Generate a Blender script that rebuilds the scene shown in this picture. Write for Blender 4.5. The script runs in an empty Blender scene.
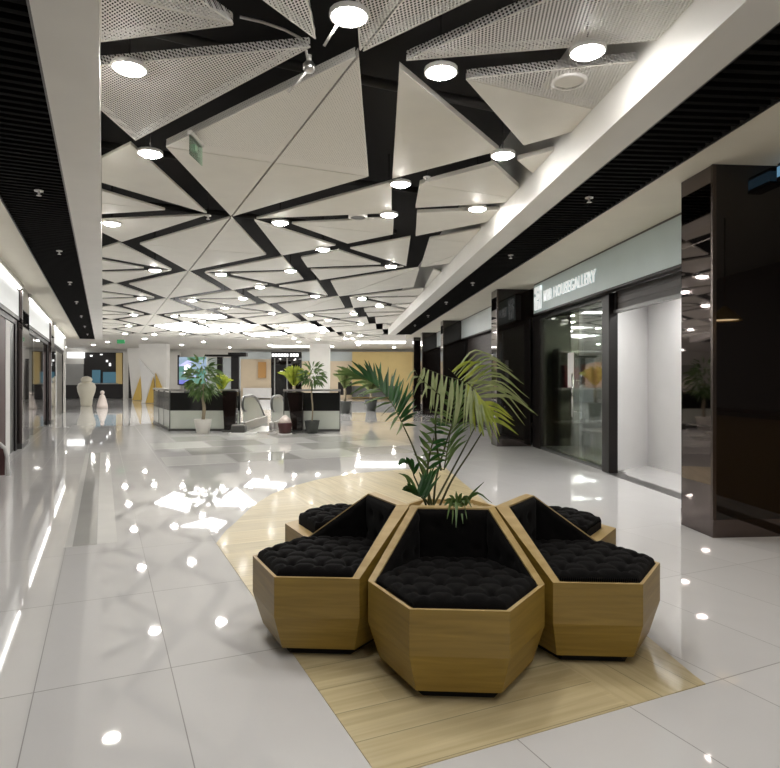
import bpy, bmesh, math, random
from mathutils import Vector, Matrix
random.seed(7)
SC = bpy.context.scene
COL = SC.collection
PI = math.pi
F, U0, V0, EYE = 625.0, 390.0, 380.0, 1.5
TH = math.atan2(287, 625)                  # the camera looks this far clockwise of the left-hand shopfronts
A2 = TH - math.atan2(50, 625)              # the right-hand shopfronts run this far clockwise of the left-hand ones
ROT_L, ROT_R, ROT_C = 0.0, -A2, -TH

# ------------------------------------------------------------------ geometry helpers
def RW(off, t, z=0.0):                     # right-hand frontage: distance from its axis, distance along it
    return Vector((off*math.cos(A2)+t*math.sin(A2), -off*math.sin(A2)+t*math.cos(A2), z))
def CW(x, d, z=0.0):                       # across / along the view direction from the camera's foot
    return Vector((x*math.cos(TH)+d*math.sin(TH), -x*math.sin(TH)+d*math.cos(TH), z))
def PX(u, v, d):                           # a point read off the photograph at distance d
    return CW((u-U0)/F*d, d, EYE+(V0-v)/F*d)
def to_rw(p):
    return (p[0]*math.cos(A2)-p[1]*math.sin(A2), p[0]*math.sin(A2)+p[1]*math.cos(A2))

class MB:
    def __init__(s): s.v=[]; s.f=[]; s.m=[]
    def add(s, vs, fs, mi=0):
        o=len(s.v); s.v+= [tuple(p) for p in vs]
        for f in fs: s.f.append(tuple(i+o for i in f)); s.m.append(mi)
        return s
    def box(s,x0,x1,y0,y1,z0,z1,mi=0):
        return s.add([(x0,y0,z0),(x1,y0,z0),(x1,y1,z0),(x0,y1,z0),(x0,y0,z1),(x1,y0,z1),(x1,y1,z1),(x0,y1,z1)],
              [(3,2,1,0),(4,5,6,7),(0,1,5,4),(1,2,6,5),(2,3,7,6),(3,0,4,7)],mi)
    def prism(s,poly,z0,z1,mi=0):
        n=len(poly)
        area=sum(poly[i][0]*poly[(i+1)%n][1]-poly[(i+1)%n][0]*poly[i][1] for i in range(n))
        if area<0: poly=poly[::-1]
        vs=[(p[0],p[1],z0) for p in poly]+[(p[0],p[1],z1) for p in poly]
        fs=[tuple(range(n-1,-1,-1)),tuple(range(n,2*n))]+[(i,(i+1)%n,(i+1)%n+n,i+n) for i in range(n)]
        return s.add(vs,fs,mi)
    def loft(s,rings,cap=True,mi=0):
        n=len(rings[0]); vs=[p for r in rings for p in r]; fs=[]
        for k in range(len(rings)-1):
            for i in range(n):
                j=(i+1)%n; fs.append((k*n+i,k*n+j,(k+1)*n+j,(k+1)*n+i))
        if cap: fs+= [tuple(range(n-1,-1,-1)),tuple((len(rings)-1)*n+i for i in range(n))]
        return s.add(vs,fs,mi)
    def lathe(s,prof,n=20,c=(0,0,0),mi=0,cap=True):
        return s.loft([[(c[0]+r*math.cos(2*PI*i/n),c[1]+r*math.sin(2*PI*i/n),c[2]+z) for i in range(n)] for r,z in prof],cap,mi)
    def tube(s,pts,r,n=8,mi=0):
        pts=[Vector(p) for p in pts]; m=len(pts)
        rs=r if isinstance(r,(list,tuple)) else [r]*m
        rings=[]; up=None
        for k in range(m):
            t=(pts[min(k+1,m-1)]-pts[max(k-1,0)]).normalized()
            if up is None: up=Vector((0,0,1)) if abs(t.z)<.9 else Vector((1,0,0))
            x=t.cross(up).normalized(); y=x.cross(t).normalized(); up=y
            rings.append([pts[k]+x*(rs[k]*math.cos(2*PI*i/n))+y*(rs[k]*math.sin(2*PI*i/n)) for i in range(n)])
        return s.loft(rings,True,mi)
    def build(s,name,mat,parent=None,smooth=False,bevel=0,loc=None,rotz=0):
        me=bpy.data.meshes.new(name); me.from_pydata(s.v,[],s.f)
        mats=mat if isinstance(mat,(list,tuple)) else [mat]
        for m in mats: me.materials.append(m)
        for p,mi in zip(me.polygons,s.m): p.material_index=mi; p.use_smooth=smooth
        bm=bmesh.new(); bm.from_mesh(me); bmesh.ops.recalc_face_normals(bm,faces=bm.faces); bm.to_mesh(me); bm.free()
        me.update()
        o=bpy.data.objects.new(name,me); COL.objects.link(o)
        if parent: o.parent=parent
        if loc is not None: o.location=loc
        if rotz: o.rotation_euler=(0,0,rotz)
        if bevel:
            b=o.modifiers.new('bevel','BEVEL'); b.width=bevel; b.segments=2; b.limit_method='ANGLE'; b.angle_limit=math.radians(35)
        return o

def thing(name,label,cat,loc=(0,0,0),rotz=0,group=None):
    o=bpy.data.objects.new(name,None); COL.objects.link(o); o.empty_display_size=.1
    o.location=loc; o.rotation_euler=(0,0,rotz); o['label']=label; o['category']=cat; o['kind']='thing'
    if group: o['group']=group
    return o
def tag(o,label,cat,group=None):
    o['label']=label; o['category']=cat; o['kind']='thing'
    if group: o['group']=group
    return o
def struct(o): o['kind']='structure'; return o
def dup(root,loc,label=None,rotz=None,group=None):
    r=root.copy(); COL.objects.link(r); r.location=loc
    if rotz is not None: r.rotation_euler=(0,0,rotz)
    if label: r['label']=label
    if group: r['group']=group
    for ch in list(root.children):
        c=ch.copy(); COL.objects.link(c); c.parent=r
        for g in list(ch.children):
            d=g.copy(); COL.objects.link(d); d.parent=c
    return r

# ------------------------------------------------------------------ materials
def new_mat(name):
    m=bpy.data.materials.new(name); m.use_nodes=True
    nt=m.node_tree; return m,nt,nt.nodes['Principled BSDF']
def simple(name,col,rough=.5,metal=0,spec=.5,emit=None,es=0,coat=0,bump=0,bscale=60,sheen=0):
    m,nt,b=new_mat(name); b.inputs['Base Color'].default_value=(*col,1); b.inputs['Roughness'].default_value=rough
    b.inputs['Metallic'].default_value=metal; b.inputs['Specular IOR Level'].default_value=spec
    b.inputs['Coat Weight'].default_value=coat; b.inputs['Coat Roughness'].default_value=.03
    b.inputs['Sheen Weight'].default_value=sheen
    if emit: b.inputs['Emission Color'].default_value=(*emit,1); b.inputs['Emission Strength'].default_value=es
    tc=nt.nodes.new('ShaderNodeTexCoord'); no=nt.nodes.new('ShaderNodeTexNoise'); no.inputs['Scale'].default_value=bscale
    nt.links.new(tc.outputs['Object'],no.inputs['Vector'])
    mx=nt.nodes.new('ShaderNodeMixRGB'); mx.blend_type='MULTIPLY'; mx.inputs['Fac'].default_value=.12
    mx.inputs['Color1'].default_value=(*col,1); nt.links.new(no.outputs['Fac'],mx.inputs['Color2']); nt.links.new(mx.outputs['Color'],b.inputs['Base Color'])
    if bump:
        bp=nt.nodes.new('ShaderNodeBump'); bp.inputs['Strength'].default_value=bump; bp.inputs['Distance'].default_value=.005
        nt.links.new(no.outputs['Fac'],bp.inputs['Height']); nt.links.new(bp.outputs['Normal'],b.inputs['Normal'])
    return m
def math_node(nt,op,a,b=None,c=None):
    n=nt.nodes.new('ShaderNodeMath'); n.operation=op
    for i,x in enumerate((a,b,c)):
        if x is None: continue
        if isinstance(x,(int,float)): n.inputs[i].default_value=x
        else: nt.links.new(x,n.inputs[i])
    return n.outputs[0]
def wood(name,c1,c2,axis='z',scale=22,rough=.45,coat=0.0,planks=None):
    m,nt,b=new_mat(name); L=nt.links
    tc=nt.nodes.new('ShaderNodeTexCoord'); mp=nt.nodes.new('ShaderNodeMapping'); L.new(tc.outputs['Object'],mp.inputs['Vector'])
    mp.inputs['Scale'].default_value={'z':(2.2,2.2,scale*2),'x':(1.2,scale,scale),'y':(scale,1.2,scale)}[axis]
    n1=nt.nodes.new('ShaderNodeTexNoise'); n1.inputs['Scale'].default_value=1.0; n1.inputs['Detail'].default_value=6; n1.inputs['Distortion'].default_value=.4
    L.new(mp.outputs['Vector'],n1.inputs['Vector'])
    cr=nt.nodes.new('ShaderNodeValToRGB'); cr.color_ramp.elements[0].position=.3; cr.color_ramp.elements[1].position=.72
    cr.color_ramp.elements[0].color=(*c1,1); cr.color_ramp.elements[1].color=(*c2,1); L.new(n1.outputs['Fac'],cr.inputs['Fac'])
    out=cr.outputs['Color']
    if planks:
        sp=nt.nodes.new('ShaderNodeSeparateXYZ'); L.new(tc.outputs['Object'],sp.inputs[0])
        w=planks; cross=sp.outputs['Y'] if axis=='x' else sp.outputs['X']; along=sp.outputs['X'] if axis=='x' else sp.outputs['Y']
        row=math_node(nt,'FLOOR',math_node(nt,'DIVIDE',cross,w))
        sh=math_node(nt,'FLOOR',math_node(nt,'ADD',math_node(nt,'DIVIDE',along,1.3),math_node(nt,'MULTIPLY',row,.37)))
        cv=nt.nodes.new('ShaderNodeCombineXYZ'); L.new(row,cv.inputs[0]); L.new(sh,cv.inputs[1])
        wn=nt.nodes.new('ShaderNodeTexWhiteNoise'); wn.noise_dimensions='2D'; L.new(cv.outputs[0],wn.inputs['Vector'])
        hs=nt.nodes.new('ShaderNodeHueSaturation'); L.new(out,hs.inputs['Color'])
        L.new(math_node(nt,'MULTIPLY_ADD',wn.outputs['Value'],.14,.93),hs.inputs['Value'])
        fr=math_node(nt,'FRACT',math_node(nt,'DIVIDE',cross,w)); j=math_node(nt,'LESS_THAN',fr,.022)
        mx=nt.nodes.new('ShaderNodeMixRGB'); mx.inputs['Color2'].default_value=(c1[0]*.35,c1[1]*.35,c1[2]*.35,1)
        L.new(math_node(nt,'MULTIPLY',j,.6),mx.inputs['Fac']); L.new(hs.outputs['Color'],mx.inputs['Color1']); out=mx.outputs['Color']
    L.new(out,b.inputs['Base Color']); b.inputs['Roughness'].default_value=rough; b.inputs['Coat Weight'].default_value=coat; b.inputs['Coat Roughness'].default_value=.08
    bp=nt.nodes.new('ShaderNodeBump'); bp.inputs['Strength'].default_value=.08; bp.inputs['Distance'].default_value=.002
    L.new(n1.outputs['Fac'],bp.inputs['Height']); L.new(bp.outputs['Normal'],b.inputs['Normal'])
    return m
def tiles(name,col,grout,px,py,ox,oy,rough=.03):
    m,nt,b=new_mat(name); L=nt.links
    tc=nt.nodes.new('ShaderNodeTexCoord'); sp=nt.nodes.new('ShaderNodeSeparateXYZ'); L.new(tc.outputs['Object'],sp.inputs[0])
    def line(c,o,p,w):
        fr=math_node(nt,'FRACT',math_node(nt,'DIVIDE',math_node(nt,'SUBTRACT',c,o),p))
        return math_node(nt,'LESS_THAN',fr,w/p)
    g=math_node(nt,'MAXIMUM',line(sp.outputs['X'],ox,px,.005),line(sp.outputs['Y'],oy,py,.007))
    cx=math_node(nt,'FLOOR',math_node(nt,'DIVIDE',math_node(nt,'SUBTRACT',sp.outputs['X'],ox),px)); cy=math_node(nt,'FLOOR',math_node(nt,'DIVIDE',math_node(nt,'SUBTRACT',sp.outputs['Y'],oy),py))
    cv=nt.nodes.new('ShaderNodeCombineXYZ'); L.new(cx,cv.inputs[0]); L.new(cy,cv.inputs[1])
    wn=nt.nodes.new('ShaderNodeTexWhiteNoise'); wn.noise_dimensions='2D'; L.new(cv.outputs[0],wn.inputs['Vector'])
    no=nt.nodes.new('ShaderNodeTexNoise'); no.inputs['Scale'].default_value=1.6; no.inputs['Detail'].default_value=5; no.inputs['Distortion'].default_value=1.5; L.new(tc.outputs['Object'],no.inputs['Vector'])
    val=math_node(nt,'ADD',math_node(nt,'MULTIPLY_ADD',wn.outputs['Value'],.05,.93),math_node(nt,'MULTIPLY',no.outputs['Fac'],.06))
    hs=nt.nodes.new('ShaderNodeHueSaturation'); hs.inputs['Color'].default_value=(*col,1); L.new(val,hs.inputs['Value'])
    mx=nt.nodes.new('ShaderNodeMixRGB'); mx.inputs['Color2'].default_value=(*grout,1); L.new(g,mx.inputs['Fac']); L.new(hs.outputs['Color'],mx.inputs['Color1'])
    L.new(mx.outputs['Color'],b.inputs['Base Color'])
    L.new(math_node(nt,'MULTIPLY_ADD',g,.4,rough),b.inputs['Roughness'])
    b.inputs['IOR'].default_value=1.55
    return m
def perforated(name,col,pitch,thr,rough=.45):
    m,nt,b=new_mat(name); L=nt.links
    tc=nt.nodes.new('ShaderNodeTexCoord'); sp=nt.nodes.new('ShaderNodeSeparateXYZ'); L.new(tc.outputs['Object'],sp.inputs[0])
    k=2*PI/pitch
    s1=math_node(nt,'SINE',math_node(nt,'MULTIPLY',math_node(nt,'ADD',sp.outputs['X'],math_node(nt,'MULTIPLY',sp.outputs['Z'],.8)),k))
    s2=math_node(nt,'SINE',math_node(nt,'MULTIPLY',math_node(nt,'ADD',sp.outputs['Y'],math_node(nt,'MULTIPLY',sp.outputs['Z'],.6)),k*.62))
    hole=math_node(nt,'GREATER_THAN',math_node(nt,'MULTIPLY',s1,s2),thr)
    b.inputs['Base Color'].default_value=(*col,1); b.inputs['Roughness'].default_value=rough
    L.new(math_node(nt,'SUBTRACT',1.0,hole),b.inputs['Alpha'])
    return m
def glass(name,tint,trans=.75,rough=.02):
    m,nt,b=new_mat(name); L=nt.links; out=nt.nodes['Material Output']
    t=nt.nodes.new('ShaderNodeBsdfTransparent'); t.inputs['Color'].default_value=(*tint,1)
    g=nt.nodes.new('ShaderNodeBsdfGlossy'); g.inputs['Roughness'].default_value=rough; g.inputs['Color'].default_value=(.9,.92,.92,1)
    fr=nt.nodes.new('ShaderNodeFresnel'); fr.inputs['IOR'].default_value=1.5
    mx=nt.nodes.new('ShaderNodeMixShader'); L.new(math_node(nt,'ADD',math_node(nt,'MULTIPLY',fr.outputs[0],.9),1-trans-.2),mx.inputs[0])
    L.new(t.outputs[0],mx.inputs[1]); L.new(g.outputs[0],mx.inputs[2]); L.new(mx.outputs[0],out.inputs['Surface'])
    return m
def leafmat(name,c1,c2,rough=.45):
    m,nt,b=new_mat(name); L=nt.links
    tc=nt.nodes.new('ShaderNodeTexCoord'); no=nt.nodes.new('ShaderNodeTexNoise'); no.inputs['Scale'].default_value=9; L.new(tc.outputs['Object'],no.inputs['Vector'])
    cr=nt.nodes.new('ShaderNodeValToRGB'); cr.color_ramp.elements[0].position=.35; cr.color_ramp.elements[1].position=.65
    cr.color_ramp.elements[0].color=(*c1,1); cr.color_ramp.elements[1].color=(*c2,1); L.new(no.outputs['Fac'],cr.inputs['Fac']); L.new(cr.outputs['Color'],b.inputs['Base Color'])
    b.inputs['Roughness'].default_value=rough
    tr=nt.nodes.new('ShaderNodeBsdfTranslucent'); L.new(cr.outputs['Color'],tr.inputs['Color'])
    mx=nt.nodes.new('ShaderNodeMixShader'); mx.inputs[0].default_value=.25; L.new(b.outputs[0],mx.inputs[1]); L.new(tr.outputs[0],mx.inputs[2]); L.new(mx.outputs[0],nt.nodes['Material Output'].inputs['Surface'])
    return m
def screen_mat(name):
    m,nt,b=new_mat(name); L=nt.links
    tc=nt.nodes.new('ShaderNodeTexCoord'); mp=nt.nodes.new('ShaderNodeMapping'); mp.inputs['Scale'].default_value=(.45,1,.8); L.new(tc.outputs['Object'],mp.inputs['Vector'])
    no=nt.nodes.new('ShaderNodeTexVoronoi'); no.inputs['Scale'].default_value=2.2; L.new(mp.outputs['Vector'],no.inputs['Vector'])
    cr=nt.nodes.new('ShaderNodeValToRGB'); e=cr.color_ramp.elements; e[0].color=(.03,.03,.08,1); e[1].color=(.75,.8,.95,1)
    for p,c in ((.3,(.12,.13,.4,1)),(.5,(.05,.16,.08,1)),(.7,(.4,.4,.7,1))):
        x=e.new(p); x.color=c
    L.new(no.outputs['Color'],cr.inputs['Fac']); L.new(cr.outputs['Color'],b.inputs['Emission Color']); b.inputs['Emission Strength'].default_value=.8
    b.inputs['Base Color'].default_value=(.02,.02,.03,1); b.inputs['Roughness'].default_value=.1
    return m

M={}
M['tile']=tiles('floor_tile',(.765,.755,.75),(.30,.29,.28),.625,1.285,-.305,.865)
M['tile_grey']=simple('grey_tile',(.30,.295,.28),.08,bscale=3)
M['tile_pale']=simple('pale_tile',(.93,.925,.90),.05,bscale=3)
M['tile_mid']=simple('mid_tile',(.60,.595,.57),.06,bscale=3)
M['deck_x']=wood('deck_wood_across',(.54,.44,.235),(.70,.60,.37),'x',26,.42,.08,planks=.24)
M['deck_y']=wood('deck_wood_along',(.51,.415,.22),(.67,.57,.35),'y',26,.42,.08,planks=.24)
M['bench']=wood('bench_wood',(.205,.128,.018),(.31,.20,.036),'z',16,.42)
M['bench_edge']=wood('bench_edge_wood',(.42,.29,.11),(.56,.41,.19),'z',16,.42)
M['plinth']=simple('plinth_black',(.012,.01,.008),.6)
M['velvet']=simple('black_velvet',(.0035,.003,.003),.9,spec=.1,bump=.5,bscale=160,sheen=.035)
M['soil']=simple('sand_pebbles',(.62,.50,.30),.9,bump=1,bscale=70)
M['white']=simple('white_plaster',(.72,.70,.655),.6,bscale=2)
M['white_face']=simple('white_bulkhead_paint',(.80,.785,.75),.45,bscale=2)
M['beige']=simple('beige_soffit',(.74,.70,.60),.6,bscale=2)
M['panel']=simple('ceiling_panel_paint',(.78,.76,.70),.5,bscale=3)
M['mesh']=perforated('ceiling_panel_mesh',(.82,.805,.78),.028,.2)
M['mesh_fine']=perforated('ceiling_panel_fine_mesh',(.78,.76,.71),.026,.86)
M['plenum']=simple('black_plenum',(.010,.008,.007),.8,bscale=2)
M['slat']=simple('black_slat',(.003,.0026,.0024),.8,spec=.1)
M['pipe']=simple('dark_pipe',(.03,.026,.024),.5)
M['hose']=simple('braided_hose',(.55,.53,.50),.4,metal=.3)
M['metal']=simple('brushed_steel',(.62,.61,.59),.28,metal=1)
M['chrome']=simple('polished_steel',(.8,.8,.8),.08,metal=1)
M['black_gloss']=simple('black_polished_cladding',(.010,.007,.006),.03,spec=.6,bscale=2)
M['mirror']=simple('smoked_mirror',(.15,.125,.12),.03,metal=1,bscale=2)
M['edge_trim']=simple('bronze_edge',(.10,.08,.07),.25,metal=.8)
M['dark_frame']=simple('dark_bronze_frame',(.009,.0065,.006),.4,spec=.3)
M['shutter']=simple('brown_roller_shutter',(.032,.022,.019),.45)
M['fascia']=simple('grey_green_fascia',(.53,.63,.64),.3,bscale=2)
M['fascia_pale']=simple('pale_blue_fascia',(.55,.60,.61),.35,bscale=2)
M['boarding']=simple('white_hoarding',(.80,.79,.78),.55,bscale=2)
M['letter']=simple('white_sign_letter',(.9,.92,.92),.35,emit=(.95,1,1),es=.2)
M['letter_dim']=simple('white_letter',(.85,.85,.85),.4,emit=(1,1,1),es=.8)
M['glass']=glass('shop_glass',(.88,.91,.89),.80)
M['glass_tint']=glass('tinted_door_glass',(.84,.87,.78),.80)
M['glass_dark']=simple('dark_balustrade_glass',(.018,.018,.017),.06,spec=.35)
M['glass_pale']=simple('pale_balustrade_glass',(.60,.63,.57),.12,bscale=2)  # pale tone stands in for what shows in the glass
M['steel_dark']=simple('gunmetal',(.12,.12,.115),.3,metal=.6)
M['lamp']=simple('lamp_diffuser',(1,1,1),.5,emit=(1,.97,.925),es=52)
M['lamp_far']=simple('lamp_diffuser_far',(1,1,1),.5,emit=(1,.97,.925),es=85)
M['led']=simple('led_strip',(1,1,1),.5,emit=(1,.98,.95),es=4)
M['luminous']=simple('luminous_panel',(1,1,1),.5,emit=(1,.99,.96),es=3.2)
M['strip']=simple('bright_strip',(1,1,1),.5,emit=(1,.99,.97),es=20)
M['lightbox']=simple('lightbox_sign',(.8,.82,.82),.4,emit=(.95,.98,1),es=.1)
M['sprinkler']=simple('sprinkler_white',(.8,.78,.75),.4)
M['green_sign']=simple('green_exit_sign',(.05,.35,.12),.3,emit=(.08,.5,.2),es=.12)
M['pale_green']=simple('pale_green_print',(.42,.66,.50),.4)
M['acrylic']=glass('clear_acrylic',(.80,.96,.86),.80)
M['stem']=leafmat('palm_stem',(.045,.055,.02),(.09,.10,.035))
M['leaf_dark']=leafmat('palm_leaf_dark',(.010,.055,.010),(.025,.11,.020))
M['leaf_mid']=leafmat('palm_leaf_mid',(.05,.11,.025),(.13,.20,.06))
M['leaf_pale']=leafmat('palm_leaf_pale',(.20,.25,.09),(.32,.36,.17))
M['leaf_yellow']=leafmat('palm_leaf_yellow',(.22,.28,.03),(.38,.42,.06))
M['bark']=simple('bark',(.30,.25,.17),.8,bump=.6,bscale=40)
M['pot_white']=simple('white_pot',(.70,.68,.63),.4)
M['pot_dark']=simple('dark_pot',(.045,.05,.045),.4)
M['gold']=simple('gold_facet',(.62,.42,.10),.35,metal=.3)
M['ochre']=simple('ochre_wall',(.72,.55,.24),.6,bscale=2)
M['ochre_dark']=simple('ochre_counter',(.22,.12,.02),.5)
M['cream_wall']=simple('cream_shop_wall',(.72,.60,.44),.6,bscale=2)
M['poster']=simple('orange_poster',(.55,.30,.10),.5)
M['grey_wall']=simple('grey_wall',(.30,.30,.29),.5,bscale=2)
M['dark_wall']=simple('dark_wall',(.03,.027,.025),.5,bscale=2)
M['blue']=simple('blue_display',(.05,.14,.20),.3,emit=(.06,.20,.28),es=.15)
M['cream']=simple('cream_ceramic',(.74,.70,.58),.35)
M['pinkwhite']=simple('pinkish_white_ceramic',(.82,.72,.66),.4)
M['red']=simple('red_goods',(.30,.03,.05),.5)
M['orange']=simple('orange_goods',(.60,.25,.09),.5)
M['interior']=simple('shop_interior',(.34,.35,.29),.5,bscale=2)
M['screen']=screen_mat('video_screen')
M['sofa']=simple('taupe_fabric',(.25,.23,.19),.8)
M['warm']=simple('warm_lamp',(1,.7,.4),.5,emit=(1,.72,.40),es=6)
M['maroon']=simple('dark_maroon',(.06,.015,.015),.5)
M['bluesign']=simple('blue_sign',(.12,.25,.36),.4,emit=(.15,.33,.5),es=.3)

# ------------------------------------------------------------------ floor and its inlays
struct(MB().add([(-30,-9,0),(60,-9,0),(60,70,0),(-30,70,0)],[(0,1,2,3)]).build('floor',M['tile']))
arc=[(5.30,9.32),(4.5,9.42),(3.58,9.33),(2.95,9.02),(2.5,8.64),(2.02,8.12),(1.74,7.65),(1.5,7.18),(1.28,6.68),(1.10,6.30),(.945,5.88)]
seamx=2.2
pr=[RW(1.79,t)[:2] for t in (3.03,10.50)]
top_left=[p for p in arc if p[0]<seamx]
cut=(seamx,8.33)
left=[(.945,2.15),(seamx,2.15),cut]+top_left
right=[(seamx,2.15),(2.70,2.15),pr[0],pr[1]]+[p for p in arc if p[0]>seamx]+[cut]
struct(MB().prism(left,.0005,.004).build('trim_1',M['deck_x']))
struct(MB().prism(right,.0005,.004).build('trim_2',M['deck_y']))
struct(MB().box(-.25,-.05,6.3,14.2,.0005,.003).build('trim_3',M['tile_mid']))
struct(MB().box(-.32,-.25,6.3,14.2,.0005,.003).add([(-.05,6.3,.003),(.12,6.3,.003),(.12,14.2,.003),(-.05,14.2,.003)],[(0,1,2,3)]).build('trim_4',M['tile_pale']))
ck=MB(); ckd=MB()
for i in range(4):
    for j in range(4):
        x=1.0+i*1.25+ (0.62 if j%2 else 0); y=11.5+j*1.45
        (ck if (i+j)%2==0 else ckd).box(x,x+1.2,y,y+1.35,.0005,.003)
struct(ck.build('trim_5',M['tile_pale'])); struct(ckd.build('trim_6',M['tile_mid']))
MBt=MB().box(4.27,4.50,2.0,9.75,.0005,.004).box(4.38,4.60,9.75,13.8,.0005,.004)
struct(MBt.build('trim_7',M['steel_dark'],rotz=ROT_R))

# ------------------------------------------------------------------ overhead: plenum, bulkheads, slots, soffits
ZS, ZP = 3.55, 3.85
struct(MB().box(-12,45,-8,60,4.7,4.9).build('ceiling',M['plenum']))
struct(MB().box(-.363,-.02,-5.4,35,ZS,4.7).build('trim_8',M['white_face']))
struct(MB().box(-12,-1.06,-5.4,35,ZS,4.0).build('trim_9',M['beige']))
struct(MB().box(-1.06,-.363,-5.4,35,3.95,4.0).build('trim_10',M['plenum']))
struct(MB().box(2.19,2.51,-5.4,28.4,ZS,4.7).build('trim_11',M['white_face'],rotz=ROT_R))
struct(MB().box(3.23,12,-5.4,30.5,ZS,4.0).build('trim_12',M['beige'],rotz=ROT_R))
struct(MB().box(2.51,3.23,-5.4,28.4,3.95,4.0).build('trim_13',M['plenum'],rotz=ROT_R))
def louvre(name,x0,x1,y0,y1,rot,label):
    m=MB(); y=y0
    while y<y1: m.box(x0,x1,y,y+.05,ZS+.015,ZS+.11); y+=.12
    g=thing(name,label,'ceiling grille',(0,0,0),rot)
    m.build('slat',M['slat'],g)
    e=MB().box(x0,x0+.015,y0,y1,ZS,ZS+.13).box(x1-.015,x1,y0,y1,ZS,ZS+.13); e.build('edge_channel',M['steel_dark'],g)
louvre('slat_grille',-1.06,-.363,-4,34.9,ROT_L,'long black slatted ceiling grille beside the white bulkhead on the left')
louvre('slat_grille',2.51,3.23,-3,28.3,ROT_R,'long black slatted ceiling grille above the dark columns on the right')
def sprinkler(loc,label):
    t=thing('ceiling_sprinkler',label,'sprinkler',loc)
    MB().lathe([(.045,0),(.045,.012),(.02,.02)],14,(0,0,-.008)).build('escutcheon',M['sprinkler'],t,True)
    MB().tube([(0,0,0),(0,0,-.05)],.011).build('body',M['metal'],t,True); MB().tube([(0,0,.01),(0,0,.405)],.008,6).build('drop_pipe',M['plenum'],t)
    MB().lathe([(.026,0),(.026,.005)],12,(0,0,-.055)).build('deflector',M['sprinkler'],t)
    return t
ordn=['nearest','second','third','fourth','fifth','sixth','seventh','eighth','ninth']
s0=None
for i,y in enumerate((7.73,11.2,14.7,18.3,22.3,26.5,31.0)):
    lab='%s small white sprinkler along the left black slatted grille'%(ordn[i] if i<6 else 'farthest')
    s0=sprinkler((-.63,y,ZS-.002),lab) if s0 is None else s0 and dup(s0,(-.63,y,ZS-.002),lab)
for i,t in enumerate((6.82,10.06,13.0,16.3,19.7,23.2)):
    dup(s0,RW(2.79,t,ZS-.002),'%s small white sprinkler along the right black slatted grille'%(ordn[i] if i<5 else 'farthest'))

# ------------------------------------------------------------------ triangular ceiling panels
def clip(poly,a,b,c):                       # keep a*x+b*y+c >= 0
    out=[]
    for i in range(len(poly)):
        p,q=poly[i],poly[(i+1)%len(poly)]
        dp=a*p[0]+b*p[1]+c; dq=a*q[0]+b*q[1]+c
        if dp>=0: out.append(p)
        if (dp>=0)!=(dq>=0):
            k=dp/(dp-dq); out.append((p[0]+(q[0]-p[0])*k,p[1]+(q[1]-p[1])*k))
    return out
def area(p): return abs(sum(p[i][0]*p[(i+1)%len(p)][1]-p[(i+1)%len(p)][0]*p[i][1] for i in range(len(p))))/2
CA,SA=math.cos(A2),math.sin(A2)
def clip_all(poly):
    p=clip(poly,1,0,.015)
    if len(p)>2: p=clip(p,-CA,SA,2.185)     # off < 2.185
    if len(p)>2: p=clip(p,-math.sin(TH),-math.cos(TH),37.5) if False else clip(p,0,-1,36)
    return p
PIECES={0:[('left',[[(-.012,-2.43),(-1.10,-.012),(-.012,-.006)],[(-.012,.006),(-1.10,.012),(-.012,2.43)]]),
           ('right',[[(.012,-2.43),(1.10,-.012),(.012,-.006)],[(.012,.006),(1.10,.012),(.012,2.43)]])],
        1:[('near',[[(-1.10,-.06),(-.02,-2.42),(.56,-1.17)]]),
           ('middle',[[(-.55,-.006),(.70,-.94),(1.12,-.006)],[(-.55,.006),(1.12,.006),(.70,.94)]]),
           ('far',[[(-1.10,.06),(.56,1.17),(-.06,2.43)]])]}
PIECES[2]=[(n,[[(-x,y) for x,y in f] for f in fs]) for n,fs in PIECES[1]]
panel_mats=[M['panel'],M['mesh'],M['mesh_fine']]
LUM={(2,7),(2,8)}                            # filled below
FLOODED=[]
row_name={1:'nearest',2:'second',3:'third',4:'fourth',5:'fifth',6:'sixth'}
colname={-1:'beside the left bulkhead',0:'along the straight seam',1:'right of the seam',2:'two columns right of the seam',3:'three columns right of the seam',4:'four columns right of the seam',5:'five columns right of the seam'}
lamp_spots=[]
n_pan=0
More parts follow.
